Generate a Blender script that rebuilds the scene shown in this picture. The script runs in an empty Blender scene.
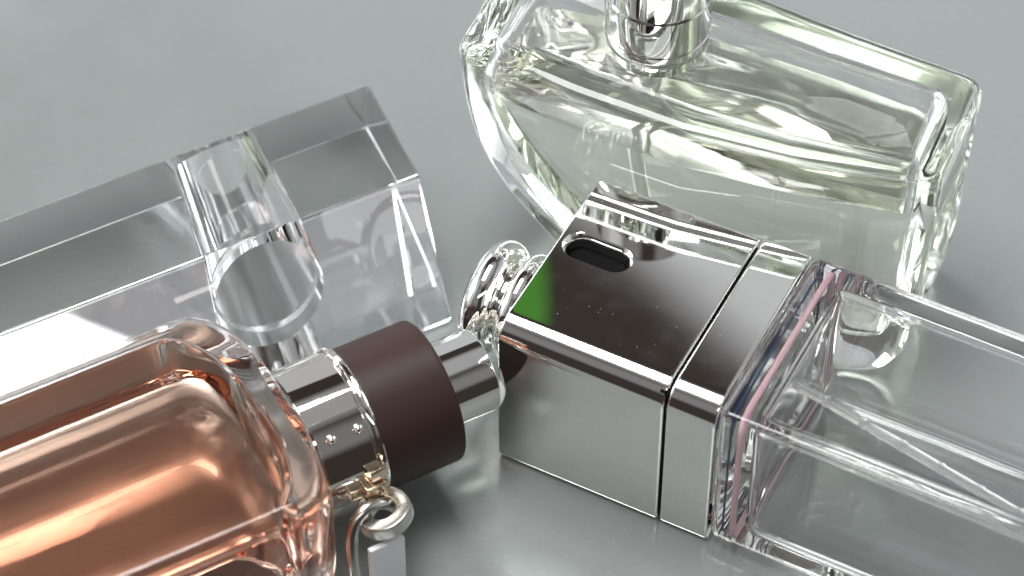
import bpy, bmesh, math, random
from mathutils import Vector, Matrix
R = math.radians
scene = bpy.context.scene
COL = scene.collection
# 1 Blender unit = 1 cm
scene.unit_settings.system = 'METRIC'
scene.unit_settings.scale_length = 0.01

# ------------------------------------------------------------------ camera
EL, DIST, TZ = R(49), 45.0, 1.5
cam_d = bpy.data.cameras.new('camera'); cam = bpy.data.objects.new('camera', cam_d); COL.objects.link(cam)
cam.location = (0, -DIST * math.cos(EL), TZ + DIST * math.sin(EL))
cam.rotation_euler = (R(90) - EL, 0, 0)
cam_d.sensor_width = 36; cam_d.lens = 36 * 45 / 15.36
cam_d.clip_start = 0.5; cam_d.clip_end = 2000
cam_d.dof.use_dof = True; cam_d.dof.focus_distance = 43.6; cam_d.dof.aperture_fstop = 0.17
scene.camera = cam

# ------------------------------------------------------------------ world: dim studio surroundings
w = bpy.data.worlds.new('World'); scene.world = w; w.use_nodes = True
nt = w.node_tree; nt.nodes.clear()
wo = nt.nodes.new('ShaderNodeOutputWorld'); bg = nt.nodes.new('ShaderNodeBackground')
tc = nt.nodes.new('ShaderNodeTexCoord'); sep = nt.nodes.new('ShaderNodeSeparateXYZ')
nt.links.new(tc.outputs['Generated'], sep.inputs[0])
noi = nt.nodes.new('ShaderNodeTexNoise'); noi.inputs['Scale'].default_value = 2.0; noi.inputs['Detail'].default_value = 1.5
nt.links.new(tc.outputs['Generated'], noi.inputs['Vector'])
def wmath(op, a_, b_=None, c_=None):
    n = nt.nodes.new('ShaderNodeMath'); n.operation = op
    for i, v in enumerate((a_, b_, c_)):
        if v is None: continue
        if isinstance(v, (int, float)): n.inputs[i].default_value = v
        else: nt.links.new(v, n.inputs[i])
    return n.outputs[0]
def wramp(v, lo, hi, to0=0.0, to1=1.0):
    n = nt.nodes.new('ShaderNodeMapRange'); n.interpolation_type = 'SMOOTHSTEP'
    for k, x in (('From Min', lo), ('From Max', hi), ('To Min', to0), ('To Max', to1)): n.inputs[k].default_value = x
    nt.links.new(v, n.inputs['Value']); return n.outputs[0]
sx, sy, sz = sep.outputs
low = wramp(wmath('MULTIPLY_ADD', noi.outputs['Fac'], 0.35, sz), 0.62, 0.88, 1.0, 0.0)        # paler walls round the table, dark above
side = wramp(wmath('MULTIPLY_ADD', noi.outputs['Fac'], 0.5, wmath('ABSOLUTE', sx)), 0.62, 0.95)
side = wmath('MULTIPLY', side, wramp(sy, -0.6, -0.25))
patch = wramp(wmath('MULTIPLY_ADD', noi.outputs['Fac'], 0.01, wmath('MULTIPLY_ADD', wmath('SUBTRACT', sz, 0.755), -2.0, sx)), 0.035, 0.085)  # pale patch added up behind right, to grey the cap's reflection
patch = wmath('MULTIPLY', patch, wmath('MULTIPLY', wramp(sy, 0.2, 0.5), wramp(sx, 0.30, 0.22)))
high = wmath('MULTIPLY', wramp(wmath('MULTIPLY_ADD', noi.outputs['Fac'], 0.12, sz), 0.90, 0.99), 0.6)
fac = wmath('MAXIMUM', wmath('MAXIMUM', wmath('MAXIMUM', high, wmath('MULTIPLY', wmath('MULTIPLY', wmath('MULTIPLY', low, wramp(sy, -0.45, 0.0)), wramp(wmath('ABSOLUTE', sx), 0.12, 0.42, 0.3, 1.0)), 0.7)), side), wmath('MULTIPLY', patch, 0.9))
front = wmath('MULTIPLY', wmath('MULTIPLY', wramp(wmath('ABSOLUTE', sx), 0.10, 0.30), wramp(sy, -0.2, -0.45)), wramp(sz, 0.30, 0.50))   # pale on both sides of the photographer
fac = wmath('MAXIMUM', fac, wmath('MULTIPLY', front, 0.3))
mixw = nt.nodes.new('ShaderNodeMix'); mixw.data_type = 'RGBA'
mixw.inputs[6].default_value = (0.042, 0.034, 0.030, 1); mixw.inputs[7].default_value = (0.58, 0.59, 0.61, 1)
nt.links.new(fac, mixw.inputs[0]); nt.links.new(mixw.outputs[2], bg.inputs[0]); bg.inputs[1].default_value = 1.0
nt.links.new(bg.outputs[0], wo.inputs[0])

# ------------------------------------------------------------------ studio lamps
def area(name, loc, target, sx, sy, power, color=(1, 1, 1), spread=180):
    l = bpy.data.lights.new(name, 'AREA'); l.shape = 'RECTANGLE'; l.size = sx; l.size_y = sy
    l.energy = power; l.color = color; l.spread = R(spread)
    o = bpy.data.objects.new(name, l); COL.objects.link(o); o.location = loc
    o.rotation_euler = (Vector(target) - Vector(loc)).to_track_quat('-Z', 'Y').to_euler()
    return o
area('softbox_overhead', (-10, 6, 64), (0, 1, 0), 36, 22, 39000, (1.0, 1.0, 0.985))
area('softbox_back', (-44, 60, 34), (-3, 3, 0), 44, 18, 14000, (1.0, 1.0, 1.0))
area('softbox_left', (-58, 14, 26), (0, 0, 1), 40, 34, 15000, (0.96, 0.98, 1.0))
area('softbox_right', (52, 30, 22), (2, 1, 1), 34, 26, 11000, (1.0, 1.0, 1.0))
area('softbox_front', (0, -44, 45), (0, 0, 1), 44, 5, 5200, (1.0, 1.0, 1.0))
area('green_reflection_standin', (0.1, 21.0, 28.6), (0.2, -1.5, 3), 1.5, 2.0, 0.011, (0.12, 0.9, 0.02), 14)  # added lamp standing in for an unseen green object mirrored in the cap

scene.view_settings.view_transform = 'Standard'; scene.view_settings.look = 'None'
scene.view_settings.exposure = 0.0; scene.view_settings.gamma = 1.0
cy = scene.cycles
cy.max_bounces = 28; cy.transmission_bounces = 26; cy.glossy_bounces = 12; cy.diffuse_bounces = 4
cy.transparent_max_bounces = 16; cy.caustics_reflective = True; cy.caustics_refractive = True
cy.blur_glossy = 0.35; cy.sample_clamp_indirect = 8; cy.sample_clamp_direct = 0
cy.use_denoising = True

# ------------------------------------------------------------------ materials
def mat(name):
    m = bpy.data.materials.new(name); m.use_nodes = True; n = m.node_tree.nodes; n.clear()
    out = n.new('ShaderNodeOutputMaterial'); return m, m.node_tree, out
def principled(name, color, metallic=0, rough=0.5, bump=None, rvar=None, bdet=3, **kw):
    m, t, out = mat(name); b = t.nodes.new('ShaderNodeBsdfPrincipled')
    b.inputs['Base Color'].default_value = (*color, 1); b.inputs['Metallic'].default_value = metallic
    b.inputs['Roughness'].default_value = rough
    for k, v in kw.items(): b.inputs[k.replace('_', ' ')].default_value = v
    if bump or rvar:
        co = t.nodes.new('ShaderNodeTexCoord')
    if bump:
        sc, st, ds = bump
        nz = t.nodes.new('ShaderNodeTexNoise'); nz.inputs['Scale'].default_value = sc; nz.inputs['Detail'].default_value = bdet
        t.links.new(co.outputs['Object'], nz.inputs['Vector'])
        bp = t.nodes.new('ShaderNodeBump'); bp.inputs['Strength'].default_value = st; bp.inputs['Distance'].default_value = ds
        t.links.new(nz.outputs['Fac'], bp.inputs['Height']); t.links.new(bp.outputs[0], b.inputs['Normal'])
    if rvar:
        sc, lo, hi = rvar
        nz = t.nodes.new('ShaderNodeTexNoise'); nz.inputs['Scale'].default_value = sc; nz.inputs['Detail'].default_value = 6
        t.links.new(co.outputs['Object'], nz.inputs['Vector'])
        mr = t.nodes.new('ShaderNodeMapRange'); mr.inputs['From Min'].default_value = .35; mr.inputs['From Max'].default_value = .7
        mr.inputs['To Min'].default_value = lo; mr.inputs['To Max'].default_value = hi
        t.links.new(nz.outputs['Fac'], mr.inputs['Value']); t.links.new(mr.outputs[0], b.inputs['Roughness'])
    t.links.new(b.outputs[0], out.inputs[0]); return m
def glass(name, ior, color=(1, 1, 1), absorb=None, density=1.0, rough=0.0, bump=None):
    m, t, out = mat(name); g = t.nodes.new('ShaderNodeBsdfGlass')
    g.inputs['Color'].default_value = (*color, 1); g.inputs['IOR'].default_value = ior; g.inputs['Roughness'].default_value = rough
    if bump:
        sc, st, ds = bump; co = t.nodes.new('ShaderNodeTexCoord')
        nz = t.nodes.new('ShaderNodeTexNoise'); nz.inputs['Scale'].default_value = sc; nz.inputs['Detail'].default_value = 1.5
        t.links.new(co.outputs['Object'], nz.inputs['Vector'])
        bp = t.nodes.new('ShaderNodeBump'); bp.inputs['Strength'].default_value = st; bp.inputs['Distance'].default_value = ds
        t.links.new(nz.outputs['Fac'], bp.inputs['Height']); t.links.new(bp.outputs[0], g.inputs['Normal'])
    t.links.new(g.outputs[0], out.inputs[0])
    if absorb:
        v = t.nodes.new('ShaderNodeVolumeAbsorption'); v.inputs['Color'].default_value = (*absorb, 1); v.inputs['Density'].default_value = density
        t.links.new(v.outputs[0], out.inputs['Volume'])
    return m
M = {}
def dusty(m, scale=30, lo=0.775, hi=0.80, rough=0.45, col=(0.55, 0.54, 0.52)):
    """fine dust grains: small spots that are rougher and duller than the metal round them"""
    t = m.node_tree; b_ = [n for n in t.nodes if n.type == 'BSDF_PRINCIPLED'][0]; co = t.nodes.new('ShaderNodeTexCoord')
    nz = t.nodes.new('ShaderNodeTexNoise'); nz.inputs['Scale'].default_value = scale; nz.inputs['Detail'].default_value = 1
    t.links.new(co.outputs['Object'], nz.inputs['Vector'])
    mr = t.nodes.new('ShaderNodeMapRange'); mr.inputs['From Min'].default_value = lo; mr.inputs['From Max'].default_value = hi
    t.links.new(nz.outputs['Fac'], mr.inputs['Value'])
    mc = t.nodes.new('ShaderNodeMix'); mc.data_type = 'RGBA'; mc.inputs[6].default_value = b_.inputs['Base Color'].default_value; mc.inputs[7].default_value = (*col, 1)
    t.links.new(mr.outputs[0], mc.inputs[0]); t.links.new(mc.outputs[2], b_.inputs['Base Color'])
    mm = t.nodes.new('ShaderNodeMath'); mm.operation = 'MULTIPLY_ADD'; mm.inputs[1].default_value = rough
    if b_.inputs['Roughness'].is_linked:
        src = b_.inputs['Roughness'].links[0].from_socket; t.links.new(src, mm.inputs[2])
    else: mm.inputs[2].default_value = b_.inputs['Roughness'].default_value
    t.links.new(mr.outputs[0], mm.inputs[0]); t.links.new(mm.outputs[0], b_.inputs['Roughness'])
M['chrome'] = principled('polished_chrome', (0.93, 0.92, 0.90), 1, 0.04, bump=(0.5, 0.16, 0.03), bdet=0.4, rvar=(3, 0.015, 0.05)); dusty(M['chrome'])
M['chrome_fine'] = principled('turned_chrome', (0.90, 0.89, 0.87), 1, 0.04, rvar=(5, 0.02, 0.06)); dusty(M['chrome_fine'])
M['chrome_warm'] = principled('warm_chrome', (0.80, 0.77, 0.73), 1, 0.05, bump=(2, 0.03, 0.01), rvar=(6, 0.02, 0.06))
M['gold'] = principled('pale_gold', (0.90, 0.76, 0.58), 1, 0.14, bump=(8, 0.25, 0.01))
M['satin'] = principled('satin_metal', (0.56, 0.54, 0.51), 1, 0.24, bump=(60, 0.15, 0.004))
M['dark'] = principled('gap_shade', (0.003, 0.003, 0.0035), 0, 0.7, Specular_IOR_Level=0.1)  # flat black that stands for shade inside the slot and seam
M['brown'] = principled('matte_brown_lacquer', (0.040, 0.020, 0.017), 0, 0.45, bump=(140, 0.12, 0.002), Specular_IOR_Level=0.3); dusty(M['brown'], 30, .77, .80, .2, (0.09, 0.07, 0.07))
M['glass'] = glass('clear_glass', 1.5, absorb=(0.86, 0.93, 0.90), density=0.03, bump=(0.9, 0.12, 0.03))
M['glass_green'] = glass('pale_green_glass', 1.5, absorb=(0.78, 0.93, 0.85), density=0.03, bump=(0.8, 0.12, 0.03))
M['crystal'] = glass('clear_crystal', 1.52, absorb=(0.9, 0.93, 0.95), density=0.02)
M['amber_liquid'] = glass('amber_perfume', 0.905, rough=0.02, absorb=(0.91, 0.58, 0.41), density=0.55)
M['green_liquid'] = glass('pale_green_perfume', 0.905, absorb=(0.88, 0.92, 0.70), density=0.17)
g_ = M['green_liquid'].node_tree; _c = g_.nodes.new('ShaderNodeTexCoord'); _s = g_.nodes.new('ShaderNodeSeparateXYZ')
_gt = g_.nodes.new('ShaderNodeMath'); _gt.operation = 'GREATER_THAN'; _gt.inputs[1].default_value = 3.449
_mr = g_.nodes.new('ShaderNodeMapRange'); _mr.inputs['To Min'].default_value = 0.905; _mr.inputs['To Max'].default_value = 1.36
g_.links.new(_c.outputs['Object'], _s.inputs[0]); g_.links.new(_s.outputs[2], _gt.inputs[0]); g_.links.new(_gt.outputs[0], _mr.inputs['Value'])
g_.links.new(_mr.outputs[0], [n for n in g_.nodes if n.type == 'BSDF_GLASS'][0].inputs['IOR'])
M['tube'] = principled('milky_plastic_tube', (0.95, 0.96, 0.95), 0, 0.10, Transmission_Weight=0.8, IOR=1.35)
M['pink'] = principled('pink_gasket', (0.88, 0.58, 0.64), 0, 0.45)
M['navy'] = principled('navy_seal', (0.03, 0.045, 0.13), 0, 0.35)
M['frosted'] = glass('frosted_glass', 1.3, color=(0.98, 0.98, 0.98), rough=0.22)
M['brushed'] = principled('brushed_silver', (0.86, 0.87, 0.88), 0.3, 0.25, bump=(0.9, 0.25, 0.1), bdet=0)
M['steel'] = principled('pump_steel', (0.8, 0.8, 0.8), 1, 0.15)

# ------------------------------------------------------------------ mesh helpers
def link(name, bm, m, parent=None, smooth=True, recalc=False):
    if recalc: bmesh.ops.recalc_face_normals(bm, faces=bm.faces)
    me = bpy.data.meshes.new(name); bm.to_mesh(me); bm.free()
    for x in (m if isinstance(m, (list, tuple)) else [m]): me.materials.append(x)
    if smooth: me.shade_smooth()
    o = bpy.data.objects.new(name, me); COL.objects.link(o); o.parent = parent
    return o
def thing(name, loc, yaw, label, cat, group=None):
    o = bpy.data.objects.new(name, None); COL.objects.link(o); o.empty_display_size = 0.5
    o.location = loc; o.rotation_euler = (0, 0, R(yaw)); o['label'] = label; o['category'] = cat
    if group: o['group'] = group
    return o
def rrect(y0, y1, z0, z1, rad, seg=8):
    """rounded rectangle, ccw seen from +x; rad = one radius or four (y1z1, y0z1, y0z0, y1z0)"""
    if not isinstance(rad, (list, tuple)): rad = [rad] * 4
    mx = min(y1 - y0, z1 - z0) / 2 * 0.999
    rad = [min(r_, mx) for r_ in rad]
    cs = [(y1, z1, -1, -1, 0), (y0, z1, 1, -1, 90), (y0, z0, 1, 1, 180), (y1, z0, -1, 1, 270)]
    corners = []
    for (cyy, cz, sy, sz, a0), r_ in zip(cs, rad):
        oy, oz = cyy + sy * r_, cz + sz * r_
        corners.append([(oy + r_ * math.cos(R(a0 + 90 * k / seg)), oz + r_ * math.sin(R(a0 + 90 * k / seg))) for k in range(seg + 1)])
    pts = []
    for i in range(4):
        pts += corners[i]
        a, b = corners[i][-1], corners[(i + 1) % 4][0]
        for t in (0.03, 0.25, 0.5, 0.75, 0.97): pts.append((a[0] + (b[0] - a[0]) * t, a[1] + (b[1] - a[1]) * t))
    return pts
def loft(bm, rings, cap0=True, cap1=True, flip=False, mi=0):
    """rings: lists of 3-D points, advancing so that faces look outwards for ccw rings around +axis"""
    vs = [[bm.verts.new(p) for p in r_] for r_ in rings]; n = len(vs[0])
    def face(l):
        if flip: l = l[::-1]
        f = bm.faces.new(l); f.material_index = mi; f.smooth = True; return f
    for a, b in zip(vs, vs[1:]):
        for i in range(n):
            j = (i + 1) % n; face([a[i], a[j], b[j], b[i]])
    for on, ring, rev in ((cap0, vs[0], True), (cap1, vs[-1], False)):
        if not on: continue
        c = sum((v.co for v in ring), Vector()) / n
        inner = [bm.verts.new(c + (v.co - c) * 0.93) for v in ring]
        for i in range(n):
            j = (i + 1) % n
            q = [ring[i], ring[j], inner[j], inner[i]]
            face(q[::-1] if rev else q)
        face(inner[::-1] if rev else inner)
    return vs
def xring(x, pts): return [(x, p[0], p[1]) for p in pts]
def shrink(x, y0, y1, z0, z1, rad, d):
    rr = [max(r_ - d, 0.004) for r_ in (rad if isinstance(rad, (list, tuple)) else [rad] * 4)]
    return xring(x, rrect(y0 + d, y1 - d, z0 + d, z1 - d, rr))
def block_x(bm, x0, x1, y0, y1, z0, z1, rad, ebev=0.08, e1=None, flip=False, mi=0, seg=5):
    """box along x with rounded long edges and rounded ends"""
    e1 = ebev if e1 is None else e1; rings = []
    for k in range(seg + 1):
        a = math.pi / 2 * k / seg            # quarter circle: distance from end e(1-sin a), inset e(1-cos(pi/2-a))
        rings.append(shrink(x0 + ebev * (1 - math.cos(a)), y0, y1, z0, z1, rad, ebev * (1 - math.sin(a))))
    for t in (0.02, 0.5, 0.98): rings.append(shrink(x0 + ebev + (x1 - e1 - x0 - ebev) * t, y0, y1, z0, z1, rad, 0))
    for k in range(seg, -1, -1):
        a = math.pi / 2 * k / seg
        rings.append(shrink(x1 - e1 * (1 - math.cos(a)), y0, y1, z0, z1, rad, e1 * (1 - math.sin(a))))
    loft(bm, rings, flip=flip, mi=mi)
def lathe(bm, prof, axis='x', centre=(0, 0, 0), n=72, flip=False, mi=0, cap0=True, cap1=True):
    """prof: (along, radius) pairs; surface of revolution"""
    rings = []
    for (a, r_) in prof:
        ring = []
        for k in range(n):
            t = 2 * math.pi * k / n
            c, s = r_ * math.cos(t), r_ * math.sin(t)
            p = (a, c, s) if axis == 'x' else (c, s, a)
            ring.append((p[0] + centre[0], p[1] + centre[1], p[2] + centre[2]))
        rings.append(ring)
    loft(bm, rings, cap0, cap1, flip, mi)
def rprof(a0, a1, r_, e=0.05, seg=5):
    """cylinder profile with rounded rims"""
    q = [math.pi / 2 * k / seg for k in range(seg + 1)]
    p = [(a0 + e * (1 - math.cos(a)), r_ - e * (1 - math.sin(a))) for a in q]
    p += [(a0 + e + (a1 - a0 - 2 * e) * t, r_) for t in (0.03, 0.5, 0.97)]
    return p + [(a1 - e * (1 - math.cos(a)), r_ - e * (1 - math.sin(a))) for a in reversed(q)]
def tube(bm, pts, rad, n=16, cap=True):
    pts = [Vector(p) for p in pts]; rings = []
    ref = Vector((0.13, 0.2, 0.97)).normalized()
    for i, p in enumerate(pts):
        d = (pts[min(i + 1, len(pts) - 1)] - pts[max(i - 1, 0)]).normalized()
        u = d.cross(ref)
        if u.length < 1e-3: u = d.cross(Vector((1, 0, 0)))
        u.normalize(); v = d.cross(u).normalized()
        rr = rad[i] if isinstance(rad, (list, tuple)) else rad
        rings.append([p + rr * (u * math.cos(2 * math.pi * k / n) + v * math.sin(2 * math.pi * k / n)) for k in range(n)])
    loft(bm, rings, cap, cap)
def bez(p0, p1, p2, p3, n=20):
    p0, p1, p2, p3 = map(Vector, (p0, p1, p2, p3)); o = []
    for k in range(n + 1):
        t = k / n; o.append(p0 * (1 - t) ** 3 + p1 * 3 * t * (1 - t) ** 2 + p2 * 3 * t * t * (1 - t) + p3 * t ** 3)
    return o
def boolean_cut(o, cutter_bm):
    me = bpy.data.meshes.new('cut'); bmesh.ops.recalc_face_normals(cutter_bm, faces=cutter_bm.faces); cutter_bm.to_mesh(me); cutter_bm.free()
    c = bpy.data.objects.new('cut', me); COL.objects.link(c); c.parent = o.parent
    md = o.modifiers.new('b', 'BOOLEAN'); md.operation = 'DIFFERENCE'; md.solver = 'EXACT'; md.object = c
    bpy.context.view_layer.update()
    dg = bpy.context.evaluated_depsgraph_get()
    new = bpy.data.meshes.new_from_object(o.evaluated_get(dg)); o.modifiers.clear(); o.data = new
    bpy.data.objects.remove(c); bpy.data.meshes.remove(me)

def crisp(o, ang=30):
    o.data.shade_smooth(); o.data.set_sharp_from_angle(angle=R(ang))
    md = o.modifiers.new('weighted_normal', 'WEIGHTED_NORMAL'); md.keep_sharp = True; md.weight = 100; md.mode = 'FACE_AREA'
# ------------------------------------------------------------------ the surface everything lies on
bm = bmesh.new()
for x, y in ((-150, -8.5), (150, -8.5), (150, 150), (-150, 150)): bm.verts.new((x, y, 0))
bm.faces.new(bm.verts)
m, t, out = mat('silver_grey_sheet')
b = t.nodes.new('ShaderNodeBsdfPrincipled'); co = t.nodes.new('ShaderNodeTexCoord')
b.inputs['Metallic'].default_value = 0.50
b.inputs['Roughness'].default_value = 0.21
n1 = t.nodes.new('ShaderNodeTexNoise'); n1.inputs['Scale'].default_value = 7; n1.inputs['Detail'].default_value = 8
mp = t.nodes.new('ShaderNodeMapping'); mp.inputs['Scale'].default_value = (1, 2.4, 1)
t.links.new(co.outputs['Object'], mp.inputs[0]); t.links.new(mp.outputs[0], n1.inputs['Vector'])
cr = t.nodes.new('ShaderNodeValToRGB'); cr.color_ramp.elements[0].position = .3; cr.color_ramp.elements[0].color = (.395, .43, .422, 1)
cr.color_ramp.elements[1].position = .75; cr.color_ramp.elements[1].color = (.43, .465, .457, 1)
t.links.new(n1.outputs['Fac'], cr.inputs[0]); t.links.new(cr.outputs[0], b.inputs['Base Color'])
n2 = t.nodes.new('ShaderNodeTexNoise'); n2.inputs['Scale'].default_value = 30; n2.inputs['Detail'].default_value = 4
t.links.new(co.outputs['Object'], n2.inputs['Vector'])
bp = t.nodes.new('ShaderNodeBump'); bp.inputs['Strength'].default_value = .14; bp.inputs['Distance'].default_value = .005
t.links.new(n2.outputs['Fac'], bp.inputs['Height']); t.links.new(bp.outputs[0], b.inputs['Normal'])
n3 = t.nodes.new('ShaderNodeTexNoise'); n3.inputs['Scale'].default_value = 0.45; n3.inputs['Detail'].default_value = 5
t.links.new(co.outputs['Object'], n3.inputs['Vector'])
mr3 = t.nodes.new('ShaderNodeMapRange'); mr3.inputs['From Min'].default_value = .35; mr3.inputs['From Max'].default_value = .68
mr3.inputs['To Min'].default_value = .165; mr3.inputs['To Max'].default_value = .25
t.links.new(n3.outputs['Fac'], mr3.inputs['Value']); t.links.new(mr3.outputs[0], b.inputs['Roughness'])
dusty(m, 24, .80, .815, .25, (0.62, 0.64, 0.63))
t.links.new(cr.outputs[0], [n for n in t.nodes if n.type == 'MIX'][0].inputs[6])
t.links.new(b.outputs[0], out.inputs[0])
o = link('table_surface', bm, m); o['kind'] = 'structure'

# ------------------------------------------------------------------ clear bottle with chrome cap
D = thing('perfume_bottle', (-0.21, -2.04, 0.004), -27.5,
          'clear rectangular glass bottle on its side with square chrome cap pierced by a slot', 'perfume bottle', 'perfume bottles lying about')
capr = (0.07, 0.36, 0.14, 0.12)       # radii: far top, near top, near bottom, far bottom
bm = bmesh.new(); block_x(bm, 0, 2.62, 0, 3.28, 0, 3.0, capr, 0.035)
cap = link('cap', bm, M['chrome'], D)
cut = bmesh.new()      # slot with round ends, drilled from the top
def stadium(cx, cy_, hl, rr, z, n=14):
    p = []
    for k in range(n + 1): a = R(-90 + 180 * k / n); p.append((cx + hl + rr * math.cos(a), cy_ + rr * math.sin(a), z))
    for k in range(n + 1): a = R(90 + 180 * k / n); p.append((cx - hl + rr * math.cos(a), cy_ + rr * math.sin(a), z))
    return p
SX, SY = 0.63, 1.93
loft(cut, [stadium(SX, SY, 0.255, .20, 2.35), stadium(SX, SY, 0.255, .20, 2.88), stadium(SX, SY, 0.265, .215, 2.93), stadium(SX, SY, 0.275, .235, 2.97), stadium(SX, SY, 0.285, .265, 3.002), stadium(SX, SY, 0.285, .27, 3.1)])
boolean_cut(cap, cut); crisp(cap)
bm = bmesh.new(); loft(bm, [stadium(SX, SY, 0.250, .195, 2.36), stadium(SX, SY, 0.250, .195, 2.74)]); link('slot_shade_plug', bm, M['dark'], cap)  # black plug added so the slot reads as deep shade
bm = bmesh.new(); block_x(bm, 2.5, 2.8, 0.07, 3.2, 0.07, 2.93, 0.12, 0.02); link('seam_shade_core', bm, M['dark'], D)  # black core box put in the gap to stand for its shade
bm = bmesh.new(); block_x(bm, 2.665, 3.42, 0, 3.31, 0, 3.02, capr, 0.035); crisp(link('collar', bm, M['chrome'], D))
# knob on the cap's end, turned in steps
bm = bmesh.new()
kp = [(-1.16, .28), (-1.15, .44), (-1.13, .50)]
kp += [(-.86 - .26 * math.cos(R(a_)), .62 + .28 * math.sin(R(a_))) for a_ in range(0, 181, 12)]
kp += [(-.59, .58), (-.58, .60)] + [(-.34 - .22 * math.cos(R(a_)), .62 + .24 * math.sin(R(a_))) for a_ in range(0, 181, 12)] + [(-.10, .56), (-.06, .54), (0.02, .5)]
lathe(bm, kp, 'x', (-0.02, 1.60, 1.53)); crisp(link('finial', bm, M['chrome_fine'], D), 50)
# glass body : outer shell + air cavity
bm = bmesh.new()
block_x(bm, 3.43, 10.6, -0.02, 3.42, 0, 3.08, (0.34, 0.09, 0.4, 0.3), 0.16, 0.3)
block_x(bm, 3.92, 10.1, 0.30, 3.08, 0.32, 2.78, (0.25, 0.07, 0.3, 0.25), 0.2, 0.3, flip=True)
link('glass_body', bm, M['glass'], D)
def frame_ring(x, d, wd, th, rad=0.6):
    bm = bmesh.new()
    o_, i_ = rrect(-.02 + d, 3.42 - d, d, 3.08 - d, (.3, max(.42 - d, .2), .3, .3)), rrect(-.02 + d + wd, 3.42 - d - wd, d + wd, 3.08 - d - wd, (.25, max(.9 - d - wd, .25), .25, .25))
    rr = [[bm.verts.new((xx, p[0], p[1])) for p in pts] for xx, pts in ((x, o_), (x + th, o_), (x + th, i_), (x, i_))]
    n = len(o_)
    for q in range(4):
        a, b_ = rr[q], rr[(q + 1) % 4]
        for k in range(n): bm.faces.new([a[k], a[(k + 1) % n], b_[(k + 1) % n], b_[k]])
    return bm
link('gasket', frame_ring(3.74, 0.17, 0.06, 0.09), M['pink'], D, recalc=True)
link('seal', frame_ring(3.62, 0.20, 0.035, 0.03), M['navy'], D, recalc=True)
bm = bmesh.new(); TP = [(3.95 + (8.9 - 3.95) * k / 120, 1.38 - .72 * k / 120, 2.42 - .3 * k / 120) for k in range(121)]; tube(bm, TP, [0.10 if k % 15 == 0 else 0.075 for k in range(121)], 20); link('dip_tube', bm, M['tube'], D)

# ------------------------------------------------------------------ amber bottle with brown cap
A = thing('perfume_bottle', (-1.166, -1.969, 0.004), 28.5,
          'amber filled glass bottle on its side with matte brown cap and hooked ring charm', 'perfume bottle', 'perfume bottles lying about')
AZ = 1.5
bm = bmesh.new(); lathe(bm, rprof(-1.28, 0, 1.10, .05), 'x', (0, 0, AZ)); crisp(link('cap', bm, M['brown'], A))
bm = bmesh.new(); lathe(bm, rprof(-.05, .80, .64, .015), 'x', (0, 0, AZ)); crisp(link('nozzle', bm, M['chrome_fine'], A))
bm = bmesh.new()
lathe(bm, [(-2.5, 1.0), (-2.48, 1.14), (-2.40, 1.16), (-2.30, 1.16), (-2.28, 1.11), (-2.26, 1.10), (-2.24, 1.11), (-2.22, 1.135), (-1.42, 1.135), (-1.40, 1.12), (-1.38, 1.12),
           (-1.36, 1.16), (-1.33, 1.175), (-1.29, 1.175), (-1.265, 1.16), (-1.26, 1.0)], 'x', (0, 0, AZ), 96)
collar = link('collar', bm, M['chrome_warm'], A); crisp(collar)
def arc_plate(bm, x0, x1, r0, r1, a0, a1, n=28):
    """curved plate wrapped round the x axis at height AZ, angles from +y towards +z"""
    rings = []
    for k in range(n + 1):
        a = R(a0 + (a1 - a0) * k / n)
        rings.append([(x, r_ * math.cos(a), AZ + r_ * math.sin(a)) for x, r_ in ((x0, r0), (x0, r1), (x1, r1), (x1, r0))])
    loft(bm, rings)
bm = bmesh.new(); arc_plate(bm, -2.20, -1.43, 1.12, 1.20, 117, 215)
plate = link('plate', bm, M['chrome_warm'], A, smooth=False, recalc=True)
crisp(plate)
bv = plate.modifiers.new('bevel', 'BEVEL'); bv.width = 0.012; bv.segments = 2; bv.limit_method = 'ANGLE'; plate.modifiers.move(1, 0)
for x in (-1.56, -1.98):
    bm = bmesh.new(); a = R(131)
    bmesh.ops.create_uvsphere(bm, u_segments=20, v_segments=12, radius=0.075)
    for v in bm.verts: v.co = v.co + Vector((x, 1.205 * math.cos(a), AZ + 1.205 * math.sin(a)))
    link('rivet', bm, M['chrome_warm'], plate)
# folded lug that carries the ring
bm = bmesh.new()
for (a0, a1, x0, x1, r1) in ((160, 168, -1.62, -1.36, 1.34), (169, 182, -1.74, -1.44, 1.40), (183, 189, -1.66, -1.34, 1.33), (170, 178, -1.95, -1.76, 1.30)):
    arc_plate(bm, x0, x1, 1.17, r1, a0, a1, 6)
lug = link('lug', bm, M['gold'], A, smooth=False, recalc=True)
bv = lug.modifiers.new('bevel', 'BEVEL'); bv.width = 0.03; bv.segments = 3
# ring (flat washer) and hook and hanging tag
def washer(bm, r0, r1, h, n=64):
    e = 0.03
    prof = [(r0, e), (r0 + e * .3, e * .3), (r0 + e, 0), (r1 - e, 0), (r1 - e * .3, e * .3), (r1, e), (r1, h - e), (r1 - e * .3, h - e * .3), (r1 - e, h), (r0 + e, h), (r0 + e * .3, h - e * .3), (r0, h - e)]
    vs = [[bm.verts.new((r_ * math.cos(2 * math.pi * k / n), r_ * math.sin(2 * math.pi * k / n), z)) for r_, z in prof] for k in range(n)]
    for k in range(n):
        a, b_ = vs[k], vs[(k + 1) % n]
        for i in range(len(prof)):
            j = (i + 1) % len(prof); bm.faces.new([a[i], b_[i], b_[j], a[j]])
bm = bmesh.new(); washer(bm, 0.19, 0.41, 0.24)
bmesh.ops.transform(bm, matrix=Matrix.Translation((-1.56, -1.60, 1.27)) @ Matrix.Rotation(R(-9), 4, 'X') @ Matrix.Rotation(R(-12), 4, 'Y'), verts=bm.verts)
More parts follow.
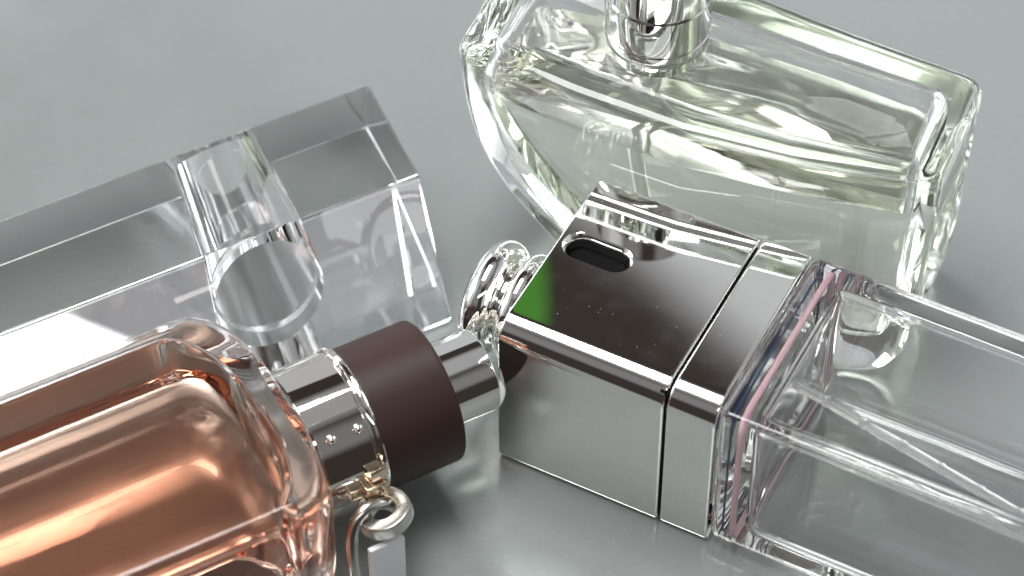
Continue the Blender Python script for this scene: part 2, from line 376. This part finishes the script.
crisp(link('ring', bm, M['satin'], A, recalc=True), 50)
bm = bmesh.new()
tube(bm, bez((-1.42, -1.52, 1.36), (-1.62, -1.50, 1.66), (-2.05, -1.52, 1.72), (-2.16, -1.70, 1.22), 16) + bez((-2.16, -1.70, 1.22), (-2.22, -1.80, .95), (-2.24, -1.9, .7), (-2.20, -1.95, .3), 10)[1:], 0.085, 20)
link('hook', bm, M['satin'], A)
bm = bmesh.new(); block_x(bm, -2.02, -1.46, -1.98, -1.88, 0.0, 1.2, 0.03, 0.03); link('tag', bm, M['brushed'], A)
# amber glass flask
HW, HB = 2.12, 1.49
def flask_ring(x, d=0.0, x0=-2.26, sh=0.85, neck=1.08, rad=0.62):
    """cross-section at local x, inset by d"""
    t = min(1, max(0, (x0 - x) / sh)); s = math.sqrt(max(0, 1 - (1 - t) ** 2)) if t < 1 else 1.0
    a = neck + (HW - neck) * s; b_ = neck + (HB - neck) * (s ** 0.8); r_ = neck + (rad - neck) * s
    a, b_, r_ = a - d, b_ - d, max(r_ - d * 0.8, 0.12)
    r_ = min(r_, b_ * 0.999); rn = r_ + (0.22 - r_) * max(0, s - .3) / .7 if rad > .5 else r_      # crisper near upper edge
    return xring(x, rrect(-a, a, AZ - b_, AZ + b_, (r_, rn, r_, r_), 10))
def xs_shoulder(x0, sh, n=14): return [x0 - sh * (1 - math.cos(math.pi / 2 * k / n)) for k in range(n + 1)]
bm = bmesh.new()
xs = xs_shoulder(-2.26, 0.85) + [-3.15, -4, -6, -8, -9.5, -9.8, -9.95, -10.0]
rings = []
for x in xs:
    d = 0 if x > -9.6 else {-9.8: 0.05, -9.95: 0.18, -10.0: 0.35}[x]
    rings.append(flask_ring(x, d))
loft(bm, rings, flip=True)
gb = link('glass_body', bm, M['glass'], A)
bm = bmesh.new()
xs = xs_shoulder(-2.62, 0.75) + [-3.45, -4.2, -6, -8, -9.2, -9.4]
loft(bm, [flask_ring(x, 0.34 if x > -9.3 else 0.45, -2.66, 0.8, 0.75, 0.48) for x in xs], flip=True)
link('liquid', bm, M['amber_liquid'], A)

# ------------------------------------------------------------------ green bottle
G = thing('perfume_bottle', (-0.724, 2.219, 0.004), -22.5,
          'standing clear glass bottle of pale green perfume with silver sprayer neck', 'perfume bottle', None)
def interp(tab, v):
    for (a, fa), (b_, fb) in zip(tab, tab[1:]):
        if v <= b_: u = (v - a) / (b_ - a); return fa + (fb - fa) * max(0, u)
    return tab[-1][1]
XL = [(0, 2.75), (.08, 2.42), (.25, 2.10), (.5, 1.68), (.8, 1.32), (1.15, .98), (1.58, .61), (2.1, .28), (2.5, .12), (2.9, .01), (3.3, -.08), (3.8, -.14), (4.35, -.17)]
XR = [(0, 6.7), (.15, 7.0), (.5, 7.18), (1, 7.25), (4.35, 7.34)]
def plan(z, d=0.0, rad=0.24, zz=None, dy=None):
    zq = z if zz is None else zz; dy = d if dy is None else dy
    x0, x1 = interp(XL, zq) + d, interp(XR, zq) - d
    p = []
    for (x, y) in rrect(x0, x1, dy, 2.4 - dy, max(rad, .05), 8):
        u = min(1, max(0, (x - x0) / (x1 - x0))); g = math.sin(math.pi * u) ** 1.0
        v = y / 2.4
        p.append((x, y + g * (-0.42 * (1 - v) + 0.28 * v), z))
    if zz is None and z > 3.5:      # the shoulder swells upwards round the neck
        k = min(1, (z - 3.5) / .5) * .42
        p = [(x, y, z + k * math.exp(-((x - 2.3) / 1.35) ** 2) * min(1, max(0, (y + .2) / 1.6)) ** 1.2) for x, y, z in p]
    return p
bm = bmesh.new(); rings = []
for z, d in ((0, .12), (.02, .04), (.06, 0), (.15, 0), (.3, 0), (.5, 0), (.8, 0), (1.15, 0), (1.58, 0), (2.1, 0), (2.5, 0), (2.9, 0), (3.3, 0), (3.8, 0), (4.1, 0), (4.2, .02), (4.28, .06), (4.33, .12), (4.35, .2)):
    rings.append(plan(z, d))
loft(bm, rings)
LV = 3.45
loft(bm, [plan(z, .42 + e, .22, dy=.32 + e) for z, e in ((LV, 0), (3.7, 0), (3.95, .02), (4.06, .10), (4.10, .22))], cap0=False, flip=True)
link('glass_body', bm, M['glass_green'], G)
bm = bmesh.new()
zs = [(.55, .25), (.6, .12), (.7, .03), (.85, 0), (1.15, 0), (1.58, 0), (2.1, 0), (2.5, 0), (2.9, 0), (LV, 0)]
vs = loft(bm, [plan(z, .42 + e, .22, dy=.32 + e) for z, e in zs], cap1=False)
bm.faces.new(vs[-1])
link('liquid', bm, M['green_liquid'], G)
GX, GY = 2.55, 1.35
bm = bmesh.new()
lathe(bm, [(3.98, .60), (4.0, .66), (4.34, .66), (4.36, .70), (4.38, .76), (4.43, .785), (4.5, .79), (4.6, .79), (4.62, .775), (4.64, .775), (4.66, .79), (5.28, .79), (5.31, .77), (5.33, .77), (5.36, .80), (5.8, .80), (5.84, .77), (5.85, .60), (5.86, .32), (6.1, .30), (6.12, .26)], 'z', (GX, GY, 0), 96, flip=False)
crisp(link('sprayer_collar', bm, M['chrome_fine'], G, recalc=True))
bm = bmesh.new(); lathe(bm, [(3.6, .2), (3.62, .28), (3.97, .28), (3.98, .2)], 'z', (GX, GY, 0), 32); link('pump', bm, M['tube'], G, recalc=True)
bm = bmesh.new(); tube(bm, bez((GX, GY, 3.7), (GX + .02, GY, 2.6), (GX + .2, GY - .25, 1.4), (GX + .7, GY - .5, .75), 16), 0.13); link('dip_tube', bm, M['tube'], G)

# ------------------------------------------------------------------ crystal block
K = thing('crystal_stopper', (-0.93, 0.60, 0.004), 28,
          'faceted clear crystal block with an oval recess lying behind the amber bottle', 'crystal stopper')
def chamfer_poly(pts, e, seg=3):
    o = []; n = len(pts)
    for i in range(n):
        p, a, b_ = Vector(pts[i]), Vector(pts[i - 1]), Vector(pts[(i + 1) % n])
        pa, pb = p + (a - p).normalized() * e, p + (b_ - p).normalized() * e
        for k in range(seg + 1):
            t = k / seg; o.append(tuple(pa * (1 - t) ** 2 + p * 2 * t * (1 - t) + pb * t * t))
    return o
def poly_inset(pts, d):
    c = sum((Vector(p) for p in pts), Vector((0, 0))) / len(pts)
    return [tuple(Vector(p) + (c - Vector(p)).normalized() * d * 1.35) for p in pts]
KP = [(3.25, 2.22), (1.2, 2.2), (0.0, .12), (0.04, 0.0), (3.5, 0.0)]
bm = bmesh.new(); rings = []
for x, d in ((-11, .03), (-10.97, .01), (-10.95, 0), (-5, 0), (-.05, 0), (-.015, .01), (0, .03)):
    pp = chamfer_poly(poly_inset(KP, d) if d else KP, 0.018)
    rings.append([(x + .075 * y * (x > -1), y, z) for y, z in pp])
loft(bm, rings)
for f in bm.faces: f.smooth = False
blk = link('crystal_body', bm, M['crystal'], K, smooth=False)
cut = bmesh.new(); rings = []
KX, KZ, RX, RZ = -2.68, 1.40, 0.88, 0.68
for y, s in ((-1, 1.1), (.8, 1), (3.2, .84), (5, .72)):
    rings.append([(KX + .13 * (y - .8) + RX * s * math.cos(2 * math.pi * k / 96), y, KZ + RZ * s * math.sin(2 * math.pi * k / 96)) for k in range(96)])
loft(cut, rings)
boolean_cut(blk, cut)
blk.data.shade_smooth(); blk.data.set_sharp_from_angle(angle=R(4.6))
bm = bmesh.new(); rings = []
for y, q in ((.93, .95), (.95, .975), (1.07, .975), (1.09, .95)):
    rings.append([(KX + .13 * (y - .8) + RX * q * math.cos(2 * math.pi * k / 96), y + .577 * RZ * q * math.sin(2 * math.pi * k / 96), KZ + RZ * q * math.sin(2 * math.pi * k / 96)) for k in range(96)])
loft(bm, rings); crisp(link('recess_fill_disc', bm, M['frosted'], K, recalc=True))  # disc added to brighten the oval, in place of scatter off the bore wall
